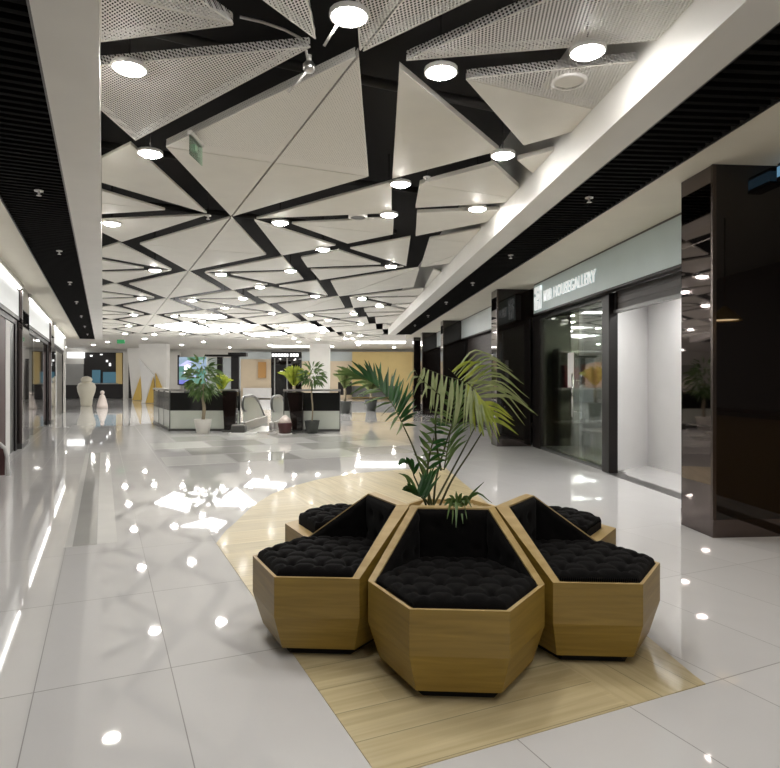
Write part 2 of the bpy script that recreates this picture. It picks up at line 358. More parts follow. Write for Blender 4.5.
for k in range(-1,9):
    for n in range(-2,9):
        cx=1.68+1.45*k; cy=6.67+4.96*n+(2.48 if k%2 else 0)
        kind=k%3
        cz=cx*math.sin(TH)+cy*math.cos(TH)
        if cy<-1 or cy>40: continue
        lat=cx*math.cos(TH)-cy*math.sin(TH)
        ulum=U0+F*lat/max(cz,.1)
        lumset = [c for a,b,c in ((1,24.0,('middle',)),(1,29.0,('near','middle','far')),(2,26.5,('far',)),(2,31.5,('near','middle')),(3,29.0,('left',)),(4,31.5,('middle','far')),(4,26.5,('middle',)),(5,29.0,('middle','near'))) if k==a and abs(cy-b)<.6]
        for pname,facets in PIECES[kind]:
            luminous = bool(lumset) and pname in lumset[0]
            mb=MB(); tot=0; cen=Vector((0,0)); nn=0
            for fi,fc in enumerate(facets):
                wp=[(cx+x,cy+y) for x,y in fc]
                wp=clip_all(wp)
                if len(wp)<3 or area(wp)<.004: continue
                mi=0
                if kind==0 and cy<3: mi=1
                if k==-1 and cy<5: mi=1
                if k==1 and cy<5 and (pname=='near' or (pname=='middle' and fi==0)): mi=1
                if k==2 and cy<3: mi=1
                if kind==0 and 5<cy<8 and fi==0: mi=2
                if k==-1 and 5<cy<8: mi=0
                lp=[(p[0]-cx,p[1]-cy) for p in wp]
                if mi==0: mb.prism(lp,0,.05 if cy<8 else .028,0)
                else:
                    m=len(lp); vs=[(*p,0) for p in lp]+[(*p,.075) for p in lp]
                    mb.add(vs,[tuple(range(m))]+[(i,(i+1)%m,(i+1)%m+m,i+m) for i in range(m)],mi)
                    # folded rim: slim solid bar along each lower edge
                    for i in range(m):
                        a=Vector((*lp[i],.004)); b=Vector((*lp[(i+1)%m],.004))
                        if (b-a).length>.05: mb.tube([a,b],.006,4,0)
                tot+=area(wp)
                for p in wp: cen+=Vector(p); nn+=1
            if tot<.02: continue
            n_pan+=1
            rr=int(round((cy-1.7)/4.96)) if kind==0 else None
            dist=cz
            mats=panel_mats
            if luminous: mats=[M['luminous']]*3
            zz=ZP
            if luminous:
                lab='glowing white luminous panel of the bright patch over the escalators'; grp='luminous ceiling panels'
            elif dist>16.5:
                side='beyond the bright patch' if dist>34 else ('far off, left of the bright ceiling patch' if ulum<165 else ('far off, right of the bright ceiling patch' if ulum>300 else 'far off, just before the bright ceiling patch'))
                lab='small distant off-white ceiling panel '+side; grp='distant triangular panels '+side
            else:
                r=n+2-(0 if k%2==0 else 0)
                rn={-1:'zeroth'}.get(r)
                order=[q for q in range(-2,9) if (6.67+4.96*q+(2.48 if k%2 else 0))>=-1]
                idx=order.index(n)+1
                if kind==0 and k==0: lab='%s half of the %s off-white rhombus ceiling panel along the straight seam'%(pname,row_name[idx])
                elif kind==0: lab='%s half of the %s rhombus ceiling panel by the right bulkhead'%(pname,row_name[idx])
                else: lab='%s %s ceiling panel of the %s panel fan %s'%(pname,'perforated' if dist<6 and k<2 else 'off-white',row_name[idx],colname[k])
                grp=None
            o=mb.build('ceiling_baffle',mats,loc=(cx,cy,zz))
            tag(o,lab,'ceiling panel',grp)
        if kind==1: lamp_spots+= [(cx-.77,cy-.07),(cx+.5,cy-1.12),(cx+.43,cy+1.42)]
        if kind==2: lamp_spots+= [(cx+.77,cy),(cx-.5,cy-1.15)]
        if kind==0: pass

# ------------------------------------------------------------------ downlights
def downlight(loc,label,group=None,mat='lamp'):
    t=thing('downlight',label,'light',loc,0,group)
    MB().lathe([(.004,-.032),(.05,-.028),(.09,-.016),(.115,.0)],16,(0,0,0)).build('diffuser',M[mat],t,True)
    MB().lathe([(.116,-.002),(.128,-.002),(.128,.03),(.03,.05)],16,cap=False).build('housing',M['sprinkler'],t,True)
    MB().tube([(0,0,.045),(0,0,.86)],.008,6).build('hanger_rod',M['plenum'],t)
    return t
NEAR=[((.18,5.05),'brightest left downlight beside the left bulkhead, below the nearest perforated panel'),
((1.43,3.74),'large round downlight at the top of the straight seam'),
((.44,6.86),'round downlight at the left corner of the large seamed rhombus'),
((2.38,9.07),'round downlight in the fan tip just right of the large seamed rhombus'),
((.12,10.17),'round downlight touching the left bulkhead, left of the second rhombus'),
((3.21,6.69),'round downlight at the right corner of the large seamed rhombus'),
((2.32,4.13),'round downlight above the upright triangular panel right of the large rhombus'),
((3.12,3.44),'large round downlight beside the right bulkhead, nearest on that side'),
((3.76,5.39),'round downlight on the right corner of the upright triangular panel'),
((4.62,7.22),'round downlight beside the right bulkhead, second nearest on that side'),
((3.66,8.0),'round downlight below the round ceiling vent'),
((3.56,10.61),'round downlight between panels right of the second seamed rhombus'),
((5.35,11.6),'round downlight in the tip of the second fan beside the dark diagonal gap')]
dl=None
near_xy=[]
for (x,y),lab in NEAR:
    dl=downlight((x,y,ZP-.03),lab) if dl is None else dup(dl,(x,y,ZP-.03),lab) and dl
    near_xy.append((x,y))
for x,y in ((.6,.5),(1.6,-.6),(2.2,1.2),(.5,2.6),(1.2,-2.4)):
    if to_rw((x,y))[0]<2.0: dup(dl,(x,y,ZP-.03),'round downlight overhead nearer than the frame shows',group='downlights overhead behind the viewer')
farm=None
for x,y in lamp_spots:
    off=to_rw((x,y))[0]; d=x*math.sin(TH)+y*math.cos(TH)
    if x<.12 or off>2.0 or y>35 or y<9.3: continue
    if min(math.hypot(x-a,y-b) for a,b in near_xy)<1.3: continue
    near_xy.append((x,y))
    zone='between the middle-distance panels' if d<17 else 'among the distant panels'
    lab='small round downlight glowing '+zone
    if farm is None: farm=downlight((x,y,ZP-.03),lab,'downlights '+zone,'lamp_far')
    else: dup(farm,(x,y,ZP-.03),lab,group='downlights '+zone)

# pipes and hoses in the dark space above the panels
for i,(y,z) in enumerate(((3.3,4.35),(5.6,4.45),(8.45,4.4),(11.0,4.4))):
    tag(MB().tube([(-.2,y,z),(1.5,y+.1,z),(5.2,y+.05,z)],.05,8).build('ceiling_pipe',M['pipe'],None,True),
        ['dark pipe in the ceiling void over the nearest panels','dark pipe in the ceiling void above the large seamed rhombus','dark pipe in the ceiling void above the fan tips','dark pipe in the ceiling void farther down the hall'][i],'pipe')
hz=4.02
hp=[PX(u,v,d) for u,v,d in ((240,17,4.35),(262,22,4.37),(285,30,4.4),(300,38,4.45),(306,50,4.5),(309,66,4.55))]
tag(MB().tube(hp,.010,8).build('ceiling_hose',M['hose'],None,True),'curved pale flexible hose crossing the dark gap near the top of the seam','hose')
hq=[PX(u,v,d) for u,v,d in ((306,72,4.3),(298,82,4.32),(288,92,4.35))]
tag(MB().tube(hq,.009,8).build('ceiling_hose',M['hose'],None,True),'short pale hose behind the upper left edge of the large rhombus','hose')
hq=[PX(u,v,d) for u,v,d in ((338,24,4.0),(330,36,4.03),(324,46,4.05))]
tag(MB().tube(hq,.009,8).build('ceiling_hose',M['hose'],None,True),'short pale hose running to the downlight at the top of the seam','hose')
p=PX(309,72,4.5)
t=thing('hose_fitting','small round pipe fitting hanging in the dark gap beside the large rhombus','fitting',p)
MB().lathe([(.03,0),(.045,.02),(.045,.05),(.03,.07)],12).build('ring',M['metal'],t,True); MB().lathe([(.02,.07),(.02,.12)],10).build('collar',M['hose'],t,True)
for u,v,d,lab in ((569,83,5.0,'pale round speaker disc on the perforated panel beside the right bulkhead'),(358,218,9.0,'round dark ceiling vent in a long gap below the large rhombus')):
    q=Vector(PX(u,v,d)); s=(ZP-.012-EYE)/(q.z-EYE); q=Vector((q.x*s,q.y*s,ZP-.012))
    t=thing('ceiling_vent' if 'vent' in lab else 'ceiling_speaker',lab,'vent' if 'vent' in lab else 'speaker',q)
    MB().lathe([(.11,0),(.14,.002),(.14,.05),(.11,.05)],24,cap=False).build('rim',M['sprinkler'],t,True)
    MB().lathe([(.11,.01),(.11,.02)],24).build('grille',M['steel_dark'] if 'vent' in lab else M['panel'],t)
for u,v,lab in ((208,216,'small sprinkler below the left tip where the two rhombus panels meet'),(427,178,'small pair of sprinkler fittings in the gap under the upright triangular panel'),(272,331,None)):
    if lab is None: continue
    q=Vector(PX(u,v,5)); s=(ZP-.01-EYE)/(q.z-EYE); dup(s0,(q.x*s,q.y*s,ZP-.002),lab)
# exit signs
q=Vector(PX(196,158,5)); s=(3.62-EYE)/(q.z-EYE); q=Vector((q.x*s,q.y*s,3.62))
t=thing('exit_sign','thin clear green exit blade hanging under the large seamed rhombus','sign',q,math.radians(62))
MB().box(-.16,.16,-.004,.004,-.02,.16).build('acrylic_blade',M['acrylic'],t)
MB().box(-.035,.035,-.006,.006,.06,.12).build('green_pictogram',M['pale_green'],t)
MB().box(-.17,.17,-.02,.02,.16,.20).build('housing',M['sprinkler'],t); MB().tube([(0,0,.2),(0,0,.235)],.008).build('hanger',M['metal'],t)
t=thing('exit_sign','tiny green exit sign hanging far off, left of the white gold-footed column','sign',CW((121-390)/F*36,36,3.72),ROT_C)
MB().box(-.22,.22,-.03,.03,-.12,.10).build('box',M['green_sign'],t); MB().tube([(0,0,.1),(0,0,.3)],.01).build('hanger',M['metal'],t)

# ------------------------------------------------------------------ left frontage
LX=-1.62
struct(MB().box(-2.2,-2.1,-5.5,33.2,0,ZS).build('wall_left',M['dark_wall']))
struct(MB().box(-2.1,LX+.02,33.0,33.2,0,ZS).build('trim_14',M['white']))
lb=[(6.6,15.6),(17.1,24.0),(25.4,32.8)]
for i,(y0,y1) in enumerate(lb):
    t=thing('sign_fascia',['white glowing shop fascia nearest on the left side','white shop fascia between the first and second left mirrored pillars','white shop fascia farthest along the left side'][i],'shop sign',(LX,y0,0))
    MB().box(-.3,-.03,0,y1-y0,2.86,3.42).build('panel',M['lightbox'],t,bevel=.01)
    MB().box(-.02,.02,.15,y1-y0-.15,3.44,3.47).build('light_strip',M['led'],t)
    MB().box(-.3,.06,0,y1-y0,3.47,ZS).build('top_channel',M['white'],t)
    MB().box(-.3,-.02,0,y1-y0,2.78,2.86).build('bottom_trim',M['dark_frame'],t)
for i,y in ((1,15.68),(2,24.03)):
    t=thing('mirror_pillar',['mirrored pillar at the near left, outside the frame','slim mirrored pillar on the left between the white fascias, nearer one','slim mirrored pillar on the left between the white fascias, farther one'][i],'pillar',(LX,y,0))
    MB().box(-.35,.03,0,1.35,.12,ZS).build('cladding',M['mirror'],t); MB().box(-.35,.02,.01,1.34,0,.12).build('plinth',M['steel_dark'],t)
    MB().box(.028,.036,0,.02,.12,ZS).build('edge_trim',M['chrome'],t)
def left_front(y0,y1,lab,mats):
    t=thing('shopfront',lab,'shopfront',(LX-.12,y0,0)); L=y1-y0
    MB().box(-.06,.06,0,.25,0,2.78).box(-.06,.06,L-.3,L,0,2.78).box(-.06,.06,.25,L-.3,2.68,2.78).build('frame',M['dark_frame'],t)
    for (a,b,mm,nm) in mats: MB().box(-.03,.03,a,b,.0,2.68).build(nm,M[mm],t)
    return t
left_front(6.6,15.6,'left shopfront of dark frames with a pale upright nearest the viewer',[(.25,7.45,'maroon','dark_panel'),(7.5,8.1,'boarding','pale_mullion'),(8.1,8.7,'steel_dark','grey_panel')])
left_front(17.1,24.0,'left glazed shopfront with a bright interior between the two mirrored pillars',[(.25,2.3,'glass','window_pane'),(2.3,2.45,'chrome','mullion'),(2.45,6.6,'black_gloss','door_leaf')])
left_front(25.4,32.8,'left farthest shopfront with dark and grey panels',[(.25,2.8,'black_gloss','dark_panel'),(2.8,3.1,'boarding','pale_mullion'),(3.1,7.0,'steel_dark','grey_panel')])
tag(MB().box(-2.09,-2.02,16.9,23.9,0.02,2.7).build('cream_cabinet',M['cream_wall']),'cream display wall inside the left glazed shopfront','shop display')
t=thing('added_strip_light','unseen added strip light inside the left glazed shopfront between the mirrored pillars','light',(-2.0,17.3,2.7))
MB().box(0,.12,0,2.4,0,.02).build('diffuser',M['strip'],t); MB().box(-.01,.13,-.02,2.42,.02,.05).build('tray',M['sprinkler'],t)  # unseen lamp added to brighten this shop interior
t=thing('floor_sign','low white-rimmed dark board standing at the left edge by the nearest shopfront','floor sign',CW((-5-390)/F*9.6,9.6),ROT_C+.5)
MB().tube([(-.16,0,.015),(-.16,0,.42),(-.12,0,.50),(-.04,0,.55),(.06,0,.52),(.13,0,.44),(.16,0,.3),(.17,0,.015)],.03,10).build('frame',M['boarding'],t,True)
MB().box(-.14,.13,-.012,.012,.03,.44).build('board',M['maroon'],t)

# ------------------------------------------------------------------ right frontage
struct(MB().box(7.6,7.7,-5.5,31,0,ZS).build('wall_right',M['dark_wall'],rotz=ROT_R))
def column(tn,label,w=.55,dep=.80,o=3.53):
    t=thing('clad_column',label,'column',RW(o,tn),ROT_R)
    MB().box(.004,dep,0,w,.17,ZS).build('front_cladding',M['black_gloss'],t)
    MB().box(0,.006,.03,w-.02,.17,ZS-.002).build('mirror_side',M['mirror'],t)
    MB().box(-.006,.03,-.006,.03,.17,ZS-.002).build('edge_trim',M['edge_trim'],t)
    MB().box(0,dep,0,w,0,.17).build('plinth',M['mirror'],t)
    for z in (1.05,1.95,2.85):
        MB().box(-.001,.0065,.03,w-.02,z,z+.012).build('joint_strip',M['edge_trim'],t)
    return t
column(5.67,'big black polished column in the right foreground with a mirrored left side',.56,1.3)
for i,tn in enumerate((13.85,21.25,26.7,29.8)):
    column(tn,['black polished column at the far end of the white lettered fascia','black column second beyond the lettered fascia','slim black column third beyond the lettered fascia','last black column farthest along the right side'][i],.55,.78)
# lettered fascia
def fascia(t0,t1,label,mat,z0=2.92,o=4.15):
    t=thing('sign_fascia',label,'shop sign',RW(o,t0),ROT_R); L=t1-t0
    MB().box(0,.14,0,L,z0,ZS-.03).build('panel',M[mat],t,bevel=.006)
    MB().box(.01,.14,0,L,ZS-.03,ZS).build('top_shadow_gap',M['steel_dark'],t)
    MB().box(.0,.14,0,L,z0-.035,z0).build('bottom_trim',M['dark_frame'],t)
    return t
fs=fascia(6.25,13.15,'grey-green fascia with white letters reading HOUSEGALLERY above the glass shop','fascia')
fascia(5.3,5.62,'small blue sign end showing over the big foreground column at the picture edge','bluesign',3.42,4.13)
fascia(14.45,21.2,'pale blue-grey fascia over the ribbed shutter between the second pair of columns','fascia_pale')
fascia(21.85,26.65,'pale fascia farther along between the third pair of columns','fascia_pale')
fascia(27.3,29.75,'pale fascia farthest along between the last two columns','fascia_pale')
def text_mesh(txt,size,ext,bold=0):
    c=bpy.data.curves.new('txt','FONT'); c.body=txt; c.size=size; c.extrude=ext; c.offset=bold; c.align_x='LEFT'
    o=bpy.data.objects.new('txt',c); COL.objects.link(o)
    bpy.context.view_layer.update()
    dg=bpy.context.evaluated_depsgraph_get(); me=bpy.data.meshes.new_from_object(o.evaluated_get(dg))
    bpy.data.objects.remove(o); return me
def add_text(txt,name,parent,mat,size,ext,org,xdir,zdir=(0,0,1),sx=1,bold=0):
    me=text_mesh(txt,size,ext,bold); x=Vector(xdir); z=Vector(zdir); nrm=x.cross(z)
    for v in me.vertices:
        c=v.co.copy(); v.co=Vector(org)+x*(c.x*sx)+z*c.y+nrm*c.z
    me.materials.clear(); me.materials.append(mat)
    o=bpy.data.objects.new(name,me); COL.objects.link(o); o.parent=parent
    return o,max(v.co.y for v in me.vertices),min(v.co.y for v in me.vertices)
# reading direction runs towards the viewer (local -y)
def letters(txt,y_start,y_end,size,z,bold,par=fs):
    me=text_mesh(txt,size,.01,bold); w=max(v.co.x for v in me.vertices); bpy.data.meshes.remove(me)
    L=(y_start-y_end); 
    n=len(txt); cur=y_start
    add_text(txt,'lettering',par,M['letter'],size,.012,(-.02,y_start,z),(0,-1,0),sx=L/w,bold=bold)
letters('MBR',12.42-6.25,11.92-6.25,.30,3.10,.008)
letters('HOUSEGALLERY',11.84-6.25,9.84-6.25,.30,3.10,0)
lg=MB()
for a,b,c,d in ((0,.12,.36,.5),(.18,.42,.4,.5),(.30,.42,.26,.5),(.0,.42,.22,.29),(.0,.1,.0,.29),(.16,.26,.0,.18),(.32,.42,.0,.22),(.12,.3,.30,.36)):
    lg.box(-.03,0,13.02-6.25-b,13.02-6.25-a,2.98+c*.95,2.98+d*.95)
lg.build('logo',M['letter'],fs)
# glass shop between the white recess and the second column
t=thing('glass_shopfront','glazed shopfront with dark frames and tall steel handles under the lettered fascia','shopfront',RW(4.36,9.72),ROT_R)
MB().box(-.06,.09,0,.26,0,2.9).build('near_post',M['dark_frame'],t)
MB().box(-.03,.06,.26,.285,0,2.9).build('steel_upright',M['chrome'],t)
MB().box(-.03,.06,3.55,4.05,0,2.9).box(-.03,.06,.31,3.55,2.82,2.9).build('frame',M['dark_frame'],t)
MB().box(-.08,.06,3.46,4.1,2.9,ZS-.005).build('end_pilaster',M['black_gloss'],t)
MB().box(-.02,.05,.31,3.55,0,.05).build('bottom_rail',M['steel_dark'],t)
MB().box(.0,.014,.31,1.41,.05,2.82).build('window_pane',M['glass'],t)
dr=MB().box(.02,.034,1.42,3.53,.05,2.82).build('door_leaf',M['glass_tint'],t)
for xx in (-.07,.10): MB().tube([(xx,1.55,.82),(xx,1.55,1.62)],.016,10).tube([(xx,1.55,.92),(.03,1.55,.92)],.01,8).tube([(xx,1.55,1.5),(.03,1.55,1.5)],.01,8).build('handle',M['chrome'],dr,True)
MB().box(.010,.016,1.70,2.0,1.36,2.02).build('notice_sheet',M['boarding'],dr)
pass
# shop interior
back=MB().box(7.3,7.4,10.0,13.9,0,2.95).build('wall_back_1',M['interior'],rotz=ROT_R); struct(back)
struct(MB().box(4.5,7.4,13.75,13.85,0,2.95).build('wall_side_1',M['interior'],rotz=ROT_R))
struct(MB().box(4.4,7.4,9.8,13.8,2.95,3.0).build('ceiling_1',M['dark_wall'],rotz=ROT_R))
ps=[(4.45,9.88),(5.42,10.62),(7.35,10.62),(7.35,10.70),(5.40,10.70),(4.45,9.96)]
struct(MB().box(4.45,5.5,5.8,9.9,2.95,3.0).build('ceiling_3',M['dark_wall'],rotz=ROT_R))
struct(MB().prism(ps,0,2.95).build('wall_side_2',M['boarding'],rotz=ROT_R))
struct(MB().box(5.40,5.48,5.8,10.62,0,2.95).build('wall_back_2',M['boarding'],rotz=ROT_R))
def shop_light(y,label):
    t=thing('strip_light',label,'light',RW(5.0,y,2.88),ROT_R)
    MB().box(0,1.9,0,.22,0,.02).build('diffuser',M['strip'],t); MB().box(-.02,1.92,-.02,.24,.02,.05).build('tray',M['sprinkler'],t)
t=thing('strip_light','unseen added strip light under the lintel of the white hoarding recess','light',RW(4.75,6.6,2.86),ROT_R)
MB().box(0,.12,0,2.9,0,.02).build('diffuser',M['strip'],t); MB().box(-.02,.14,-.02,2.92,.02,.05).build('tray',M['sprinkler'],t)  # added out of sight to brighten the white hoarding
shop_light(11.0,'nearer bright strip light in the glass shop ceiling'); shop_light(12.4,'farther bright strip light in the glass shop ceiling')
t=thing('display_shelf','wall shelf unit behind the shop glass carrying red and orange goods','shelf',RW(4.75,13.32),ROT_R)
for z in (.55,1.28,2.1): MB().box(0,2.2,0,.4,z,z+.045).build('board',M['metal'],t)
for x in (0,2.16): MB().box(x,x+.04,0,.4,0,2.2).build('upright',M['steel_dark'],t)
for i,(x,w_,h,mm,nm) in enumerate(((4.92,.17,.50,'red','dark red goods box on the shop shelf, beside the door edge'),(5.13,.19,.44,'red','dark red goods box on the shop shelf, second from the door edge'),(5.36,.17,.52,'orange','orange goods box on the shop shelf, next to the red ones'),(5.57,.19,.56,'orange','orange goods box on the shop shelf, closest to the post'))):
    b=thing('goods_box',nm,'box',RW(x,13.4,1.327),ROT_R)
    MB().box(0,w_,0,.25,0,h-.05).build('body',M[mm],b,bevel=.008); MB().box(-.005,w_+.005,-.005,.255,h-.05,h).build('lid',M[mm],b,bevel=.008)
t=thing('low_table','low pale table inside the glass shop behind the window','table',RW(5.0,12.2),ROT_R)
MB().box(0,.8,0,.9,.42,.47).build('tabletop',M['sofa'],t,bevel=.01)
for a,b in ((.03,.03),(.72,.03),(.03,.82),(.72,.82)): MB().box(a,a+.05,b,b+.05,0,.42).build('leg',M['metal'],t)
# shutter housing over the white recess, other shutters
def shutter(t0,t1,z0,z1,o,label,dep=.12):
    t=thing('roller_shutter',label,'shutter',RW(o,t0),ROT_R); m=MB(); z=z0; L=t1-t0
    while z<z1-.02: m.box(0,.02,0,L,z,z+.085).box(.01,.03,0,L,z+.085,z+.10); z+=.10
    m.build('slat',M['shutter'],t)
    [MB().box(-.02,.06,q,q+.08,max(0,z0-.05),z1).build('guide_rail',M['dark_frame'],t) for q in (0,L-.08)]
    MB().box(-.03,.05,0,L,z0-.05,z0).build('bottom_bar',M['steel_dark'],t)
shutter(6.25,9.70,2.62,2.9,4.4,'rolled-down end of a brown shutter above the white hoarding recess')
shutter(14.5,21.2,.06,2.9,4.35,'closed dark ribbed shutter between the second pair of black columns')
shutter(21.9,26.6,.06,2.9,4.35,'closed dark ribbed shutter between the third pair of black columns')
shutter(27.4,29.7,.06,2.9,4.35,'closed dark ribbed shutter between the last two columns')
struct(MB().box(4.3,7.6,30.35,30.45,0,ZS).build('wall_end_1',M['dark_wall'],rotz=ROT_R))
# café on the right nearer than the frame (seen only mirrored in the big column)
struct(MB().box(7.0,7.1,-2,5.6,0,2.95).build('wall_back_3',M['dark_wall'],rotz=ROT_R))
t=thing('cafe_counter','ochre café counter mirrored dimly in the big black column','counter',RW(4.9,1.2),ROT_R)
MB().box(0,.6,0,3.6,0,1.05).build('body',M['ochre_dark'],t); MB().box(-.05,.65,-.05,3.65,1.05,1.1).build('worktop',M['dark_frame'],t)
for i,y in enumerate((1.8,3.8)):
    t=thing('pendant_lamp',['warm pendant lamp mirrored in the big black column, farther one','warm pendant lamp mirrored in the big black column, nearer one'][i],'lamp',RW(4.85,y,2.25),ROT_R)
    MB().lathe([(.20,0),(.17,.05),(.05,.16),(.03,.18)],20,cap=False).build('shade',M['gold'],t,True)
    MB().lathe([(.16,.012),(.16,.02)],16).build('bulb',M['warm'],t); MB().tube([(0,0,.17),(0,0,1.3)],.006,6).build('cord',M['slat'],t)
# hall closed behind the viewer


# ------------------------------------------------------------------ hexagonal bench flower
C0=CW(.3915,4.086); RB=-TH+math.radians(-3.49)
S,AP,DM=.4566,.4566*math.cos(PI/6),.8457
def hexpt(k,s,z): return Vector((s*math.cos(k*PI/3),s*math.sin(k*PI/3),z))
ZR={0:.45,1:.765,2:.765,3:.45,4:.45,5:.45}
def rimz(p):                                 # rim height over the hex plan (inner edge towards +y)
    return .45+max(0,p.y)/AP*(.765-.45)
def seat_height(x,y,s):
    ap=s*math.cos(PI/6)
    d=min(ap-(x*math.cos(a)+y*math.sin(a)) for a in [PI/6+i*PI/3 for i in range(6)])
    d=max(d,0); r=.055
    h=.07
    if d<r: h-=r*(1-math.sqrt(max(0,1-((r-d)/r)**2)))
    a=.150; b=a*math.sqrt(3)/2
    best=9; 
    j0=round(y/b)
    for j in (j0-1,j0,j0+1):
        xo=(a/2 if j%2 else 0); i0=round((x-xo)/a)
        for i in (i0-1,i0,i0+1): best=min(best,math.hypot(x-i*a-xo,y-j*b))
    h-=.024*math.exp(-(best/.03)**2)
    for ang in (0,PI/3,-PI/3):
        nx,ny=-math.sin(ang),math.cos(ang); q=(x*nx+y*ny)/b; q=abs(q-round(q))*b
        h-=.008*math.exp(-(q/.014)**2)*min(1,d/.03)
    return h
def hexgrid(s,N):
    pts={}; faces=[]
    ua=Vector((s/N,0)); ub=Vector((s/N*.5,s/N*math.sqrt(3)/2)); L=[]
    for i in range(-N,N+1):
        for j in range(-N,N+1):
            if abs(i+j)<=N: pts[(i,j)]=len(L); L.append(ua*i+ub*j)
    for (i,j) in list(pts):
        for tri in (((i,j),(i+1,j),(i,j+1)),((i+1,j),(i+1,j+1),(i,j+1))):
            if all(q in pts for q in tri): faces.append(tuple(pts[q] for q in tri))
    rim=[]
    for e in range(6):
        c=[(N,0),(0,N),(-N,N),(-N,0),(0,-N),(N,-N)]; p,q=c[e],c[(e+1)%6]
        for k in range(N): rim.append(pts[(p[0]+(q[0]-p[0])*k//N,p[1]+(q[1]-p[1])*k//N)])
    return L,faces,rim
def make_bench(low=False):
    t=thing('bench_module','x','bench')
    ZRL={k:.45 for k in range(6)} if low else ZR
    th=.085 if low else .044; si=S-th/math.cos(PI/6)
    out_b=[hexpt(k,.395,.052) for k in range(6)]; out_w=[hexpt(k,S,.236) for k in range(6)]
    SR=[S*(1.055 if (k in (1,2) and not low) else 1) for k in range(6)]
    out_r=[hexpt(k,SR[k],ZRL[k]) for k in range(6)]
    TE=[.085]*6 if low else [.044,.044,.044,.020,.018,.020]
    def corner(k):
        a,b=PI/6+((k-1)%6)*PI/3,PI/6+(k%6)*PI/3; p,q=AP-TE[(k-1)%6],AP-TE[k%6]
        dt=math.cos(a)*math.sin(b)-math.sin(a)*math.cos(b)
        return Vector(((p*math.sin(b)-q*math.sin(a))/dt,(q*math.cos(a)-p*math.cos(b))/dt,0))
    def rin(x,y):
        an=math.atan2(y,x); return min((AP-TE[e])/max(1e-6,math.cos(an-PI/6-e*PI/3)) for e in range(6) if math.cos(an-PI/6-e*PI/3)>.1)
    def rhx(x,y,ss):
        an=math.atan2(y,x); return min(ss*math.cos(PI/6)/max(1e-6,math.cos(an-PI/6-e*PI/3)) for e in range(6) if math.cos(an-PI/6-e*PI/3)>.1)
    in_r=[corner(k) for k in range(6)]
    for k in range(6): in_r[k].z=.45 if low else (.45 if k in (4,5) else rimz(hexpt(k,S,0)) if k in (0,3) else ZRL[k])
    in_b=[Vector((p.x,p.y,.385)) for p in in_r]
    sh=MB().loft([out_b,out_w,out_r],cap=False); sh.add(out_b,[tuple(range(6))])
    sh.add(out_r+in_r,[(i,(i+1)%6,(i+1)%6+6,i+6) for i in range(6)],1)
    sh.loft([in_r,in_b],cap=False,mi=1); sh.add(in_b,[tuple(range(6))])
    sh.build('shell',[M['bench'],M['bench_edge']],t,bevel=.0025)
    MB().loft([[hexpt(k,.335,.0045) for k in range(6)],[hexpt(k,.26,.054) for k in range(6)]]).build('plinth',M['plinth'],t)
    # cushion
    s=si-.006; L,fa,rim=hexgrid(s,44)
    vs=[]
    for p in L:
        g=(rin(p.x,p.y)-.004)/rhx(p.x,p.y,s) if p.length>1e-6 else 1
        vs.append((p.x*g,p.y*g,(.485 if low else .430)+seat_height(p.x,p.y,s)))
    n=len(vs)
    vs+=[(vs[i][0],vs[i][1],.39) for i in rim]; m=len(rim)
    fs=list(fa)+[(rim[i],rim[(i+1)%m],n+(i+1)%m,n+i) for i in range(m)]
    MB().add(vs,fs).build('seat_cushion',M['velvet'],t,True)
    # upholstered back: lining on the three rising sides
    for e in (() if low else (0,1,2)):
        p,q=in_r[e],in_r[(e+1)%6]; mb=MB(); NU,NV=26,20; P=[]
        nrm=-Vector(((p.x+q.x)/2,(p.y+q.y)/2,0)).normalized()
        for iu in range(NU+1):
            for iv in range(NV+1):
                u=iu/NU; w=iv/NV; base=p.lerp(q,u); top=base.z-.008; z=.41+(top-.41)*w
                Lx=u*(q-p).length; edge=min(u,1-u)*(q-p).length; ed=min(edge,(1-w)*(top-.41))
                bul=.028*min(1,math.sqrt(max(ed,0)/.03))
                a=.15; b=.125; zz=z-.41; best=9; j0=round(zz/b)
                for j in (j0-1,j0,j0+1):
                    xo=a/2 if j%2 else 0; i0=round((Lx-xo)/a)
                    for i in (i0-1,i0,i0+1): best=min(best,math.hypot(Lx-i*a-xo,zz-j*b))
                bul-=.018*math.exp(-(best/.022)**2)
                P.append(Vector((base.x,base.y,z))+nrm*max(bul,.002))
        mb.add(P,[(iu*(NV+1)+iv,(iu+1)*(NV+1)+iv,(iu+1)*(NV+1)+iv+1,iu*(NV+1)+iv+1) for iu in range(NU) for iv in range(NV)])
        mb.build('backrest' if e==1 else 'side_pad',M['velvet'],t,True)
    return t
labs=['front hexagonal oak bench with black tufted seat, nearest in the ring round the palm','front right hexagonal oak bench with black tufted seat facing the dark column','low backless hexagonal oak seat half hidden behind the front right bench','rear hexagonal oak bench hidden behind the palm planter','low backless hexagonal oak seat half hidden behind the front left bench','front left hexagonal oak bench with black tufted seat on the tile edge of the deck']
b0=make_bench(); b1=make_bench(True)
for i in (0,1,2,4,5):
    ang=RB-PI/2+i*PI/3; loc=(C0.x+DM*math.cos(ang),C0.y+DM*math.sin(ang),0)
    rz=RB+i*PI/3
    if i==0: b0.location=loc; b0.rotation_euler=(0,0,rz); b0['label']=labs[0]; b0['group']='hexagonal benches round the palm'
    elif i==2: b1.location=loc; b1.rotation_euler=(0,0,rz); b1['label']=labs[2]; b1['group']='hexagonal benches round the palm'
    elif i==4: dup(b1,loc,labs[4],rz,'hexagonal benches round the palm')
    else: dup(b0,loc,labs[i],rz,'hexagonal benches round the palm')
sp=.36
t=thing('planter_box','hexagonal oak planter of pale sand in the middle of the bench ring','planter',(C0.x,C0.y,.0045),RB)
spi=sp-.03
